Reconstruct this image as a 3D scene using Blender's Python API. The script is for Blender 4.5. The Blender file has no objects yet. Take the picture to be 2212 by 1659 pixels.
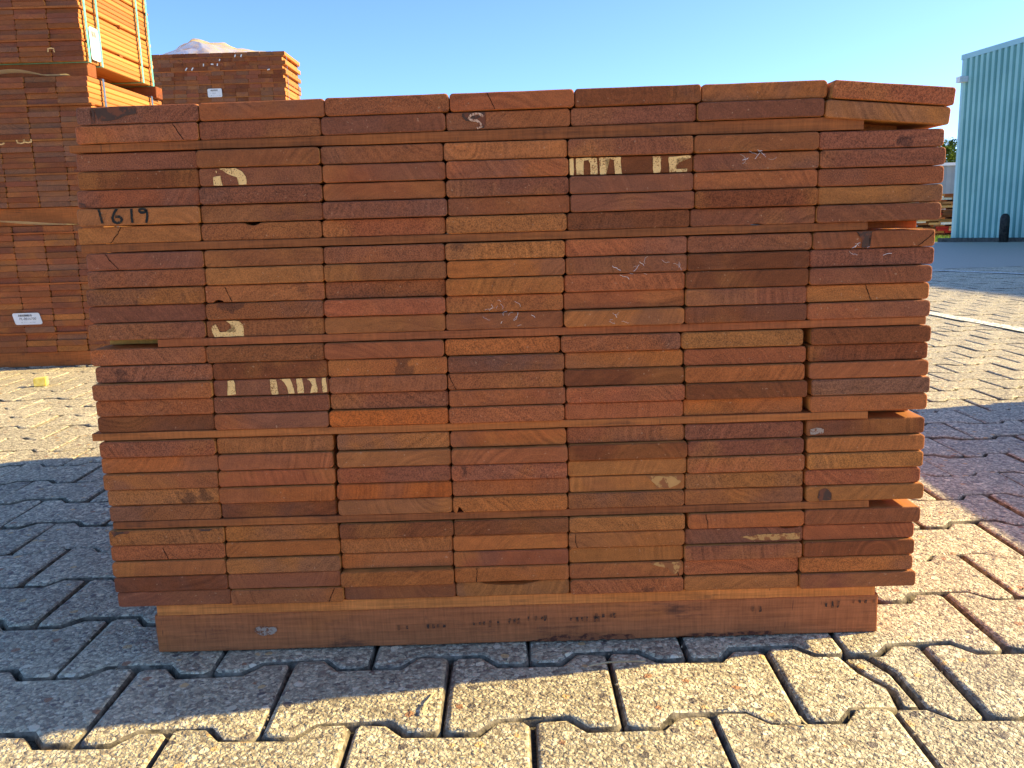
import bpy, bmesh, math, random
from mathutils import Vector, Matrix, noise as mnoise

random.seed(11)
R = math.radians
scene = bpy.context.scene
col = scene.collection

# ------------------------------------------------------------------ camera
CAM_POS = Vector((0.0, -1.04, 0.535))
CAM_R = Vector((0.99956, -0.00551, -0.02915))
CAM_U = Vector((0.02967, 0.18558, 0.98218))
CAM_F = Vector((0.0, 0.98261, -0.18567))
cam_data = bpy.data.cameras.new('camera')
cam = bpy.data.objects.new('camera', cam_data)
col.objects.link(cam)
m3 = Matrix((CAM_R, CAM_U, -CAM_F)).transposed()
cam.matrix_world = Matrix.Translation(CAM_POS) @ m3.to_4x4()
cam_data.sensor_width = 36.0
cam_data.lens = 36.0 * 1852.0 / 2212.0
cam_data.clip_start = 0.02
cam_data.clip_end = 2000.0
scene.camera = cam

# ------------------------------------------------------------------ light
SUN_EL = R(27.0)
SUN_AZ = math.atan2(0.9874, 0.158)          # clockwise from +Y
SUN_DIR = Vector((math.sin(SUN_AZ) * math.cos(SUN_EL), math.cos(SUN_AZ) * math.cos(SUN_EL), math.sin(SUN_EL)))
world = bpy.data.worlds.new('World')
scene.world = world
world.use_nodes = True
wn = world.node_tree
wn.nodes.clear()
sky = wn.nodes.new('ShaderNodeTexSky')
sky.sky_type = 'NISHITA'
sky.sun_disc = False
sky.sun_elevation = SUN_EL
sky.sun_rotation = SUN_AZ
sky.altitude = 0.0
sky.air_density = 0.6
sky.dust_density = 0.5
sky.ozone_density = 6.0
bg = wn.nodes.new('ShaderNodeBackground')
bg.inputs['Strength'].default_value = 0.14
wo = wn.nodes.new('ShaderNodeOutputWorld')
wn.links.new(sky.outputs[0], bg.inputs[0])
wn.links.new(bg.outputs[0], wo.inputs[0])

sl = bpy.data.lights.new('sun', 'SUN')
sl.energy = 4.6
sl.angle = R(0.53)
sl.color = (1.0, 0.79, 0.40)
sun = bpy.data.objects.new('sun', sl)
col.objects.link(sun)
sun.rotation_euler = (-SUN_DIR).to_track_quat('-Z', 'Y').to_euler()
sun.location = (6, 1, 6)

scene.view_settings.view_transform = 'Standard'
scene.view_settings.look = 'None'
scene.view_settings.gamma = 1.0
scene.view_settings.exposure = 1.35
scene.view_settings.use_curve_mapping = False
scene.cycles.max_bounces = 8
scene.cycles.diffuse_bounces = 5
scene.cycles.transparent_max_bounces = 12


# ------------------------------------------------------------------ helpers
def s2l(c):
    return tuple(((v / 255) / 12.92 if v / 255 <= 0.04045 else ((v / 255 + 0.055) / 1.055) ** 2.4) for v in c)


def mesh_obj(name, verts, faces, mats, parent=None, midx=None, smooth=False):
    me = bpy.data.meshes.new(name)
    me.from_pydata([tuple(v) for v in verts], [], faces)
    for m in (mats if isinstance(mats, (list, tuple)) else [mats]):
        me.materials.append(m)
    if midx:
        for p, i in zip(me.polygons, midx):
            p.material_index = i
    if smooth:
        for p in me.polygons:
            p.use_smooth = True
    me.update()
    o = bpy.data.objects.new(name, me)
    col.objects.link(o)
    if parent is not None:
        o.parent = parent
    return o


def inst(name, me, parent=None):
    o = bpy.data.objects.new(name, me)
    col.objects.link(o)
    if parent is not None:
        o.parent = parent
    return o


def empty(name, loc=(0, 0, 0)):
    o = bpy.data.objects.new(name, None)
    o.location = loc
    col.objects.link(o)
    return o


def tag(o, label, cat, group=None):
    o['label'] = label
    o['category'] = cat
    if group:
        o['group'] = group
    return o


def struct(o):
    o['kind'] = 'structure'
    return o


def box_vf(x0, x1, y0, y1, z0, z1):
    v = [(x0, y0, z0), (x1, y0, z0), (x1, y1, z0), (x0, y1, z0), (x0, y0, z1), (x1, y0, z1), (x1, y1, z1), (x0, y1, z1)]
    f = [(0, 3, 2, 1), (4, 5, 6, 7), (0, 1, 5, 4), (1, 2, 6, 5), (2, 3, 7, 6), (3, 0, 4, 7)]
    return v, f


def bev_box(name, x0, x1, y0, y1, z0, z1, b, mat, parent=None, seg=2, jit=0.0, cuts=0):
    """box with bevelled, slightly uneven edges"""
    bm = bmesh.new()
    v, f = box_vf(x0, x1, y0, y1, z0, z1)
    bv = [bm.verts.new(p) for p in v]
    for q in f:
        bm.faces.new([bv[i] for i in q])
    bmesh.ops.bevel(bm, geom=list(bm.edges), offset=b, segments=seg, affect='EDGES', profile=0.5)
    if cuts:
        ed = [e for e in bm.edges if abs((e.verts[0].co - e.verts[1].co).x) > 0.5 * (x1 - x0)]
        bmesh.ops.subdivide_edges(bm, edges=ed, cuts=cuts, use_grid_fill=True)
    if jit:
        for w in bm.verts:
            n = mnoise.noise_vector(w.co * 37.0 + Vector((x0 * 91, z0 * 77, 3)))
            w.co += Vector((n.x, n.y, n.z)) * jit
    me = bpy.data.meshes.new(name)
    bm.to_mesh(me)
    bm.free()
    me.materials.append(mat)
    o = bpy.data.objects.new(name, me)
    col.objects.link(o)
    if parent is not None:
        o.parent = parent
    return o


class NT:
    def __init__(self, name):
        self.m = bpy.data.materials.new(name)
        self.m.use_nodes = True
        self.t = self.m.node_tree
        self.t.nodes.clear()
        self.out = self.t.nodes.new('ShaderNodeOutputMaterial')

    def n(self, typ, **kw):
        nd = self.t.nodes.new('ShaderNode' + typ)
        for k, v in kw.items():
            if k.startswith('i_'):
                key = k[2:]
                key = int(key) if key.isdigit() else key
                self.put(nd.inputs[key], v)
            else:
                setattr(nd, k, v)
        return nd

    def put(self, sock, v):
        if isinstance(v, bpy.types.NodeSocket):
            self.t.links.new(v, sock)
        elif isinstance(v, bpy.types.Node):
            self.t.links.new(v.outputs[0], sock)
        else:
            if hasattr(sock.default_value, '__len__') and not hasattr(v, '__len__'):
                v = [v] * len(sock.default_value)
            if hasattr(v, '__len__') and len(v) == 3 and len(sock.default_value) == 4:
                v = (*v, 1.0)
            sock.default_value = v

    def math(self, op, a, b=0.0, c=0.0, clamp=False):
        nd = self.n('Math', operation=op, use_clamp=clamp)
        for i, v in enumerate((a, b, c)):
            self.put(nd.inputs[i], v)
        return nd.outputs[0]

    def vmath(self, op, a, b=(0, 0, 0)):
        nd = self.n('VectorMath', operation=op)
        self.put(nd.inputs[0], a)
        self.put(nd.inputs[1], b)
        return nd.outputs['Value'] if op in ('LENGTH', 'DISTANCE', 'DOT_PRODUCT') else nd.outputs[0]

    def noise(self, vec, scale, detail=2.0, rough=0.5, dist=0.0, dim='3D'):
        nd = self.n('TexNoise', noise_dimensions=dim)
        if dim == '1D':
            self.put(nd.inputs['W'], vec)
        else:
            self.put(nd.inputs['Vector'], vec)
        nd.inputs['Scale'].default_value = scale
        nd.inputs['Detail'].default_value = detail
        nd.inputs['Roughness'].default_value = rough
        nd.inputs['Distortion'].default_value = dist
        return nd.outputs[0]

    def ramp(self, v, lo, hi, a=0.0, b=1.0):
        nd = self.n('MapRange', interpolation_type='SMOOTHSTEP')
        for i, x in enumerate((v, lo, hi, a, b)):
            self.put(nd.inputs[i], x)
        return nd.outputs[0]

    def mix(self, f, a, b, typ='MIX'):
        nd = self.n('Mix', data_type='RGBA', blend_type=typ, clamp_factor=True)
        self.put(nd.inputs[0], f)
        self.put(nd.inputs[6], a)
        self.put(nd.inputs[7], b)
        return nd.outputs[2]

    def scale_col(self, c, f):
        nd = self.n('VectorMath', operation='SCALE')
        self.put(nd.inputs[0], c)
        self.put(nd.inputs[3], f)
        return nd.outputs[0]

    def bump(self, h, strength, dist):
        nd = self.n('Bump')
        nd.inputs['Strength'].default_value = strength
        nd.inputs['Distance'].default_value = dist
        self.put(nd.inputs['Height'], h)
        return nd.outputs[0]

    def finish(self, colr, rough=0.8, normal=None, spec=0.25, metal=0.0):
        b = self.n('BsdfPrincipled')
        self.put(b.inputs['Base Color'], colr)
        self.put(b.inputs['Roughness'], rough)
        b.inputs['Specular IOR Level'].default_value = spec
        b.inputs['Metallic'].default_value = metal
        if normal is not None:
            self.put(b.inputs['Normal'], normal)
        self.t.links.new(b.outputs[0], self.out.inputs[0])
        self.b = b
        return self.m


# ------------------------------------------------------------------ materials
def mat_wood_end(name='wood_end_grain', fine=True):
    t = NT(name)
    pos = t.n('NewGeometry').outputs['Position']
    oi = t.n('ObjectInfo')
    rnd = oi.outputs['Random']
    base = oi.outputs['Color']
    wn_ = t.n('TexWhiteNoise', noise_dimensions='1D')
    t.put(wn_.inputs['W'], t.math('MULTIPLY', rnd, 917.3))
    W = wn_.outputs['Color']
    sep = t.n('SeparateColor')
    t.put(sep.inputs[0], W)
    w1, w2, w3 = sep.outputs[0], sep.outputs[1], sep.outputs[2]
    Q = t.vmath('ADD', pos, t.vmath('MULTIPLY', W, (31.0, 17.0, 23.0)))
    obj = t.n('TexCoord').outputs['Object']
    ctr = t.n('CombineXYZ')
    t.put(ctr.inputs[0], t.math('MULTIPLY_ADD', w1, 0.36, -0.10))
    t.put(ctr.inputs[2], t.math('MULTIPLY_ADD', w2, 0.30, -0.14))
    flat = t.vmath('MULTIPLY', t.vmath('SUBTRACT', obj, ctr.outputs[0]), (1.0, 0.0, 1.0))
    r = t.vmath('LENGTH', flat)
    wob = t.math('MULTIPLY_ADD', t.noise(Q, 22.0, 3.0), 0.011, r)
    ring = t.noise(t.math('MULTIPLY_ADD', wob, 190.0, t.math('MULTIPLY', rnd, 300.0)), 1.0, 3.0, 0.65, dim='1D')
    ringm = t.ramp(t.noise(Q, 13.0, 2.0), 0.35, 0.70)
    ringv = t.math('MULTIPLY', t.math('SUBTRACT', ring, 0.5), t.math('MULTIPLY_ADD', ringm, 1.3, 0.5))
    pore = t.noise(Q, 680.0, 2.0, 0.7)
    porev = t.ramp(pore, 0.34, 0.62, -1.15, 0.95)
    big = t.noise(Q, 9.0, 3.0, 0.55)
    mid = t.noise(t.vmath('MULTIPLY', Q, (1.0, 1.0, 2.2)), 34.0, 4.0, 0.6, 0.8)
    # value
    val = t.math('MULTIPLY_ADD', ringv, 0.60, 1.0)
    val = t.math('MULTIPLY_ADD', porev, t.math('MULTIPLY_ADD', w3, 0.24, 0.10), val)
    val = t.math('MULTIPLY_ADD', t.math('SUBTRACT', mid, 0.5), 0.75, val)
    val = t.math('MAXIMUM', val, 0.25)
    # fresh, oilier orange patches
    pat = t.math('MULTIPLY', t.ramp(big, 0.47, 0.62), t.math('MULTIPLY_ADD', w1, 0.65, 0.0))
    c = t.mix(pat, base, t.mix(0.60, base, s2l((188, 118, 54))))
    # weathered grey-brown patches
    gp = t.math('MULTIPLY', t.ramp(t.noise(Q, 6.0, 4.0, 0.6, 0.5), 0.47, 0.62), t.math('MULTIPLY_ADD', w2, 0.8, 0.05))
    c = t.mix(gp, c, t.mix(0.6, base, s2l((116, 80, 64))))
    # sharp-edged dark stains
    dn = t.noise(t.vmath('ADD', Q, (5.0, 3.0, 9.0)), 11.0, 5.0, 0.6)
    ds = t.math('MULTIPLY', t.ramp(dn, 0.645, 0.675), t.ramp(w3, 0.55, 0.70, 0.0, 0.55))
    c = t.mix(ds, c, s2l((62, 40, 32)))
    c = t.scale_col(c, val)
    # tiny pale flecks
    fl = t.ramp(t.noise(Q, 260.0, 1.0), 0.735, 0.77)
    c = t.mix(t.math('MULTIPLY', fl, 0.5), c, s2l((196, 150, 112)))
    hgt = t.math('MULTIPLY_ADD', pore, 0.7, t.math('MULTIPLY', ring, 0.5))
    return t.finish(c, 0.78, t.bump(hgt, 0.55, 0.0012), 0.22)


def mat_wood_side(name='wood_long_grain', tint=(196, 130, 62), amt=0.80, ax=(70.0, 1.6, 170.0)):
    t = NT(name)
    oi = t.n('ObjectInfo')
    obj = t.n('TexCoord').outputs['Object']
    off = t.n('CombineXYZ')
    t.put(off.inputs[0], t.math('MULTIPLY', oi.outputs['Random'], 40.0))
    t.put(off.inputs[1], t.math('MULTIPLY', oi.outputs['Random'], 71.0))
    P = t.vmath('ADD', t.vmath('MULTIPLY', obj, ax), off.outputs[0])
    g = t.noise(P, 1.0, 4.0, 0.6)
    g2 = t.noise(P, 0.25, 2.0, 0.5)
    v = t.math('ADD', t.math('MULTIPLY_ADD', t.math('SUBTRACT', g, 0.5), 1.0, 1.0), t.math('MULTIPLY', t.math('SUBTRACT', g2, 0.5), 0.6))
    v = t.math('MULTIPLY', v, t.math('MULTIPLY_ADD', oi.outputs['Random'], 0.45, 0.75))
    c = t.mix(amt, oi.outputs['Color'], s2l(tint))
    return t.finish(t.scale_col(c, v), 0.7, t.bump(g, 0.3, 0.001), 0.3)


def mat_rough_sawn(name, amt_dirt=0.5, tint=None):
    """long grain seen on battens and bearers that run along X"""
    t = NT(name)
    oi = t.n('ObjectInfo')
    pos = t.n('NewGeometry').outputs['Position']
    off = t.n('CombineXYZ')
    for i, k in enumerate((11.0, 5.0, 7.0)):
        t.put(off.inputs[i], t.math('MULTIPLY', oi.outputs['Random'], k))
    P = t.vmath('ADD', pos, off.outputs[0])
    g = t.noise(t.vmath('MULTIPLY', P, (14.0, 150.0, 330.0)), 1.0, 4.0, 0.65)
    saw = t.noise(t.vmath('MULTIPLY', P, (330.0, 60.0, 26.0)), 1.0, 2.0, 0.6)
    big = t.noise(t.vmath('MULTIPLY', P, (5.0, 5.0, 14.0)), 1.0, 4.0, 0.6)
    v = t.math('MULTIPLY_ADD', t.math('SUBTRACT', g, 0.5), 1.1, 1.0)
    v = t.math('MULTIPLY_ADD', t.math('SUBTRACT', saw, 0.5), 0.7, v)
    v = t.math('MULTIPLY_ADD', t.math('SUBTRACT', big, 0.5), 0.8, v)
    base = oi.outputs['Color']
    c = t.mix(t.ramp(big, 0.5, 0.66, 0.0, 0.5), base, s2l((165, 96, 46)))
    dirt = t.math('MULTIPLY', t.ramp(t.noise(t.vmath('MULTIPLY', P, (12.0, 12.0, 46.0)), 1.0, 5.0, 0.7), 0.54, 0.74), amt_dirt)
    c = t.mix(dirt, c, s2l((70, 50, 42)))
    dash = t.math('MULTIPLY', t.ramp(saw, 0.60, 0.70), t.ramp(t.noise(t.vmath('MULTIPLY', P, (9.0, 9.0, 22.0)), 1.0, 3.0), 0.56, 0.66))
    c = t.mix(t.math('MULTIPLY', dash, amt_dirt), c, s2l((48, 38, 34)))
    c = t.scale_col(c, t.math('MAXIMUM', v, 0.3))
    return t.finish(c, 0.8, t.bump(t.math('ADD', g, saw), 0.4, 0.0010), 0.2)


def mat_paver(name='exposed_aggregate_concrete', seedv=0.0):
    t = NT(name)
    pos = t.n('NewGeometry').outputs['Position']
    oi = t.n('ObjectInfo')
    warp = t.n('TexNoise')
    t.put(warp.inputs['Vector'], pos)
    warp.inputs['Scale'].default_value = 160.0
    P = t.vmath('ADD', pos, t.vmath('MULTIPLY', t.vmath('SUBTRACT', warp.outputs['Color'], (0.5, 0.5, 0.5)), (0.006, 0.006, 0.006)))

    def vor(scale):
        nd = t.n('TexVoronoi', feature='F1')
        t.put(nd.inputs['Vector'], P)
        nd.inputs['Scale'].default_value = scale
        return nd
    v1 = vor(72.0)
    v2 = vor(215.0)
    v3 = vor(520.0)
    s1 = t.n('SeparateColor'); t.put(s1.inputs[0], v1.outputs['Color'])
    s2 = t.n('SeparateColor'); t.put(s2.inputs[0], v2.outputs['Color'])

    def cramp(v, stops):
        nd = t.n('ValToRGB')
        cr = nd.color_ramp
        cr.interpolation = 'CONSTANT'
        while len(cr.elements) < len(stops):
            cr.elements.new(0.5)
        for e, (p, c) in zip(cr.elements, stops):
            e.position = p
            e.color = (*s2l(c), 1)
        t.put(nd.inputs[0], v)
        return nd.outputs[0]
    pebcols = [(0.0, (176, 165, 146)), (0.16, (150, 138, 118)), (0.34, (196, 184, 160)), (0.52, (116, 104, 92)),
               (0.62, (170, 142, 104)), (0.74, (92, 84, 80)), (0.82, (186, 176, 158)), (0.92, (132, 98, 76)), (0.97, (84, 78, 76))]
    big_on = t.math('MULTIPLY', t.ramp(s1.outputs[1], 0.66, 0.67), t.ramp(v1.outputs['Distance'], 0.42, 0.36))
    fine = cramp(s2.outputs[0], [(0.0, (172, 162, 142)), (0.25, (150, 141, 124)), (0.5, (186, 175, 152)), (0.72, (132, 121, 106)), (0.88, (198, 188, 168)), (0.96, (110, 100, 92))])
    dark_edge = t.ramp(v2.outputs['Distance'], 0.30, 0.62, 1.0, 0.72)
    c = t.scale_col(fine, dark_edge)
    g3 = t.ramp(v3.outputs['Distance'], 0.2, 0.7, 1.08, 0.82)
    c = t.scale_col(c, g3)
    c = t.mix(big_on, c, cramp(s1.outputs[0], pebcols))
    # blotchy weathering, per-paver tone
    wth = t.noise(pos, 7.0, 4.0, 0.6)
    tone = t.math('MULTIPLY', t.math('MULTIPLY_ADD', t.math('SUBTRACT', wth, 0.5), 0.55, 1.0), t.math('MULTIPLY_ADD', oi.outputs['Random'], 0.16, 0.92))
    c = t.scale_col(c, tone)
    c = t.mix(1.0, t.scale_col(c, 1.68), (1.0, 0.97, 0.84), 'MULTIPLY')
    stain = t.ramp(t.noise(pos, 2.3, 5.0, 0.65), 0.58, 0.72, 0.0, 0.30)
    c = t.mix(stain, c, s2l((96, 88, 74)))
    h = t.math('MULTIPLY_ADD', t.ramp(v2.outputs['Distance'], 0.0, 0.75, 1.0, 0.0), 0.8, t.math('MULTIPLY', big_on, 0.55))
    h = t.math('MULTIPLY_ADD', t.ramp(v3.outputs['Distance'], 0.0, 0.8, 1.0, 0.0), 0.3, h)
    return t.finish(c, 0.62, t.bump(h, 0.75, 0.0022), 0.5)


def mat_noise(name, c1, c2, scale, rough=0.85, bump=0.0, bdist=0.002, spec=0.2, detail=4.0, stretch=(1, 1, 1)):
    t = NT(name)
    pos = t.n('NewGeometry').outputs['Position']
    n = t.noise(t.vmath('MULTIPLY', pos, stretch), scale, detail, 0.6)
    c = t.mix(t.ramp(n, 0.33, 0.67), s2l(c1), s2l(c2))
    return t.finish(c, rough, t.bump(n, bump, bdist) if bump else None, spec)


def mat_paint(name, colr, under, hole=0.30, scale=420.0):
    """paint worn through to the wood in specks"""
    t = NT(name)
    pos = t.n('NewGeometry').outputs['Position']
    n = t.noise(pos, scale, 3.0, 0.7)
    n2 = t.noise(pos, 60.0, 3.0, 0.6)
    k = t.math('ADD', n, t.math('MULTIPLY', t.math('SUBTRACT', n2, 0.5), 0.5))
    f = t.ramp(k, hole, hole + 0.12)
    c = t.mix(f, s2l(under), t.scale_col(s2l(colr), t.math('MULTIPLY_ADD', n2, 0.35, 0.82)))
    return t.finish(c, 0.8, t.bump(n, 0.3, 0.0006), 0.2)


def mat_film(name, colr=(244, 226, 172), alpha=0.66):
    t = NT(name)
    pos = t.n('NewGeometry').outputs['Position']
    n = t.noise(pos, 9.0, 4.0, 0.6)
    d = t.n('BsdfDiffuse'); t.put(d.inputs[0], s2l(colr))
    tr = t.n('BsdfTranslucent'); t.put(tr.inputs[0], s2l(colr))
    g = t.n('BsdfGlossy'); g.inputs['Roughness'].default_value = 0.25
    tp = t.n('BsdfTransparent')
    m1 = t.n('MixShader'); m1.inputs[0].default_value = 0.5
    t.t.links.new(d.outputs[0], m1.inputs[1]); t.t.links.new(tr.outputs[0], m1.inputs[2])
    m2 = t.n('MixShader'); m2.inputs[0].default_value = 0.12
    t.t.links.new(m1.outputs[0], m2.inputs[1]); t.t.links.new(g.outputs[0], m2.inputs[2])
    m3_ = t.n('MixShader')
    t.put(m3_.inputs[0], t.ramp(n, 0.3, 0.7, alpha - 0.15, min(1.0, alpha + 0.15)))
    t.t.links.new(tp.outputs[0], m3_.inputs[1]); t.t.links.new(m2.outputs[0], m3_.inputs[2])
    t.t.links.new(m3_.outputs[0], t.out.inputs[0])
    return t.m


M_END = mat_wood_end()
M_SIDE = mat_wood_side()
M_BATTEN = mat_rough_sawn('rough_sawn_batten', 0.55)
M_BEARER = mat_rough_sawn('rough_sawn_bearer', 0.75)
M_PAVER = mat_paver()
M_JOINT = mat_noise('joint_sand', (66, 60, 50), (104, 95, 78), 160.0, 0.95, 1.0, 0.006)
M_PEDGE = mat_noise('dirty_paver_edge', (84, 77, 65), (146, 135, 114), 90.0, 0.95, 0.8, 0.003)
M_CREAM = mat_paint('cream_paint', (246, 198, 126), (156, 96, 52), 0.34, 620.0)
M_CHALK = mat_paint('pale_chalk', (222, 180, 146), (140, 84, 58), 0.44, 420.0)
M_MARKER = mat_paint('black_marker', (40, 42, 38), (96, 66, 40), 0.33, 300.0)
M_SMEAR = mat_paint('dark_smear', (84, 62, 50), (122, 72, 50), 0.40, 90.0)
M_PALE = mat_paint('pale_sapwood', (196, 144, 84), (156, 96, 56), 0.42, 120.0)
M_GREY = mat_paint('dried_mortar', (172, 150, 130), (136, 86, 60), 0.38, 300.0)
M_CRACK = mat_noise('open_crack', (16, 9, 6), (26, 15, 10), 300.0, 0.95)
M_WEB = mat_noise('cobweb_thread', (222, 214, 204), (236, 230, 222), 50.0, 0.7)
M_WHITE_LINE = mat_paint('road_line_paint', (228, 226, 214), (150, 140, 118), 0.36, 60.0)
M_ASPHALT = mat_noise('asphalt', (164, 154, 134), (184, 174, 152), 60.0, 0.60, 0.5, 0.004)
M_YARD = mat_noise('yard_paving_far', (150, 140, 118), (176, 166, 142), 24.0, 0.92, 0.4, 0.006)
M_TEAL = mat_noise('teal_sheet_metal', (138, 188, 178), (152, 200, 188), 1.2, 0.42, spec=0.5)
M_TEALTRIM = mat_noise('teal_trim', (150, 196, 196), (160, 204, 204), 2.0, 0.4, spec=0.5)
M_GREYSHEET = mat_noise('grey_sheet_metal', (140, 150, 152), (152, 160, 160), 1.0, 0.5)
M_RUBBER = mat_noise('black_bollard', (44, 42, 40), (72, 68, 62), 14.0, 0.7)
M_FILM = mat_film('plastic_film')
M_LABEL = mat_noise('white_label', (226, 226, 220), (238, 238, 234), 20.0, 0.5, spec=0.4)
M_INK = mat_noise('label_ink', (70, 64, 58), (92, 84, 76), 300.0, 0.8)
M_STRAP_T = mat_noise('teal_strap', (86, 176, 152), (124, 200, 176), 60.0, 0.45, spec=0.45)
M_STRAP_B = mat_noise('blue_strap', (66, 84, 112), (96, 112, 138), 60.0, 0.45, spec=0.45)
M_YELLOW = mat_noise('yellow_wood', (232, 206, 96), (246, 226, 128), 60.0, 0.7, 0.3, 0.002, stretch=(1, 6, 1))
M_KERB = mat_noise('dark_kerb', (70, 68, 62), (98, 94, 86), 12.0, 0.9, 0.5, 0.01)
M_BARK = mat_noise('bark', (70, 56, 42), (98, 80, 60), 8.0, 0.95, 0.8, 0.03)
M_GRASS = mat_noise('grass', (92, 128, 40), (140, 168, 62), 3.0, 0.8)

PAL = dict(p=(114, 71, 56), r=(138, 82, 54), b=(122, 77, 50), o=(152, 92, 50), t=(150, 99, 57), d=(99, 57, 35), q=(162, 86, 36), g=(112, 84, 70))
COLNAME = dict(p='purplish brown', r='reddish brown', b='medium brown', o='orange brown', t='tan brown', d='dark brown', q='rusty orange', g='greyish brown')
KALB = (1.36, 1.15, 0.86)
PMEAN = s2l((142, 84, 54))


def pal(k):
    return [a * .78 + b * .22 for a, b in zip(s2l(PAL[k]), PMEAN)]


def wood_col(k, j=0.10):
    c = pal(k)
    f = 1 + random.uniform(-j, j)
    return tuple(v * f * k * (1 + random.uniform(-.05, .05)) for v, k in zip(c, KALB)) + (1.0,)


# ------------------------------------------------------------------ ground
def gz(y):
    if y <= 7.0:
        return 0.0
    if y <= 60.0:
        return -0.32 * (y - 7.0) / 15.0
    return -0.32 * 53.0 / 15.0


ys = [-400.0, -60.0, -1.9, 7.0, 14.0, 22.0, 40.0, 60.0, 1500.0]
gv, gf = [], []
for i, y in enumerate(ys):
    for x in (-800.0, 0.0, 800.0):
        gv.append((x, y, gz(y) - 0.018))
for i in range(len(ys) - 1):
    for j in range(2):
        a = i * 3 + j
        gf.append((a, a + 1, a + 4, a + 3))
struct(mesh_obj('ground', gv, gf, M_YARD))
rv, rf = [], []
for y in (6.93, 14.0, 22.0, 30.0, 42.0):
    rv += [(-60.0, y, gz(y) - 0.006), (60.0, y, gz(y) - 0.006)]
rf = [(2 * i, 2 * i + 1, 2 * i + 3, 2 * i + 2) for i in range(4)]
road = struct(mesh_obj('road', rv, rf, M_ASPHALT))

PX, PY = 0.197, 0.141
X_LO, X_HI, Y_LO, Y_HI = -5.6, 6.4, -1.85, 6.95
pavement = struct(mesh_obj('pavement', [(X_LO, Y_LO, -0.0135), (X_HI, Y_LO, -0.0135), (X_HI, 6.99, -0.0135), (X_LO, 6.99, -0.0135)], [(0, 1, 2, 3)], M_JOINT))


def paver_template(seed, outline=None):
    rg = random.Random(seed)
    a, he, hw = 0.0985 - 0.0009, 0.0825 - 0.0018, 0.0585 - 0.0018
    q = 0.007
    pts = [(a, -he + q), (a, he - q), (a - q, he), (.0604, he), (.0402, hw), (-.0402, hw), (-.0604, he), (-a + q, he),
           (-a, he - q), (-a, -he + q), (-a + q, -he), (-.0604, -he), (-.0402, -hw), (.0402, -hw), (.0604, -he), (a - q, -he)]
    pts = [(x + rg.uniform(-.0013, .0010), y + rg.uniform(-.0013, .0010)) for x, y in pts]
    if outline:
        pts = outline
    n = len(pts)

    def inset(d):
        out = []
        for i in range(n):
            p0, p1, p2 = pts[i - 1], pts[i], pts[(i + 1) % n]
            e1 = Vector((p1[0] - p0[0], p1[1] - p0[1])).normalized()
            e2 = Vector((p2[0] - p1[0], p2[1] - p1[1])).normalized()
            nn = (Vector((-e1.y, e1.x)) + Vector((-e2.y, e2.x)))
            nn = nn.normalized() if nn.length > 1e-6 else Vector((-e1.y, e1.x))
            dd = d * rg.uniform(0.7, 1.4)
            out.append((p1[0] + nn.x * dd, p1[1] + nn.y * dd))
        return out
    rings = [(pts, -0.030), (pts, -0.0068), (inset(0.0024), -0.0022), (inset(0.0062), -0.0002)]
    v, f = [], []
    for r, z in rings:
        v += [(x, y, z + (rg.uniform(-.0008, .0006) if z > -.02 else 0)) for x, y in r]
    for k in range(3):
        for i in range(n):
            j = (i + 1) % n
            f.append((k * n + i, k * n + j, (k + 1) * n + j, (k + 1) * n + i))
    f.append(tuple(range(3 * n, 4 * n)))
    return v, f


PN = 16          # outline points; the first two rings of faces are the dirty lower edge
TPL = [paver_template(s) for s in range(5)]
TPL_ME = []
for k, (v, f) in enumerate(TPL):
    me = bpy.data.meshes.new('paver')
    me.from_pydata(v, [], f)
    me.materials.append(M_PAVER)
    me.materials.append(M_PEDGE)
    for p in me.polygons:
        p.material_index = 1 if p.index < 2 * PN else 0
    for p in me.polygons:
        p.use_smooth = len(p.vertices) < 5
    TPL_ME.append(me)


def project(P):
    d = Vector(P) - CAM_POS
    w = d.dot(CAM_F)
    if w < 0.05:
        return None
    return 1106 + 1852 * d.dot(CAM_R) / w, 829.5 - 1852 * d.dot(CAM_U) / w, w


def hidden_by_stack(px, py):
    if not (170 < py < 1400):
        return False
    t = (py - 240) / 1050
    return 163 + 92 * t + 25 < px < 2055 - 85 * t - 25


cells = []
j0 = int(math.floor((Y_LO + 0.122) / PY))
for j in range(j0, int((Y_HI + 0.122) / PY)):
    yc = -0.122 + j * PY
    off = 0.011 if j % 2 == 0 else 0.1095
    for i in range(int(X_LO / PX), int(X_HI / PX)):
        xc = off + i * PX
        if xc - .1 < X_LO or xc + .1 > X_HI:
            continue
        pr = project((xc, yc, 0))
        vis = 0.0
        if pr:
            corners = [project((xc + a, yc + b, 0)) for a in (-.1, .1) for b in (-.08, .08)]
            corners = [c for c in corners if c]
            if any(-10 < c[0] < 2222 and 0 < c[1] < 1680 and not hidden_by_stack(c[0], c[1]) for c in corners):
                vis = 1.0 / pr[2]
        cells.append((vis, xc, yc))
cells.sort(key=lambda c: -c[0])
rg = random.Random(5)
broken = min(cells, key=lambda c: (c[1] - .50) ** 2 + (c[2] + .122) ** 2)
cells.remove(broken)
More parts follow.
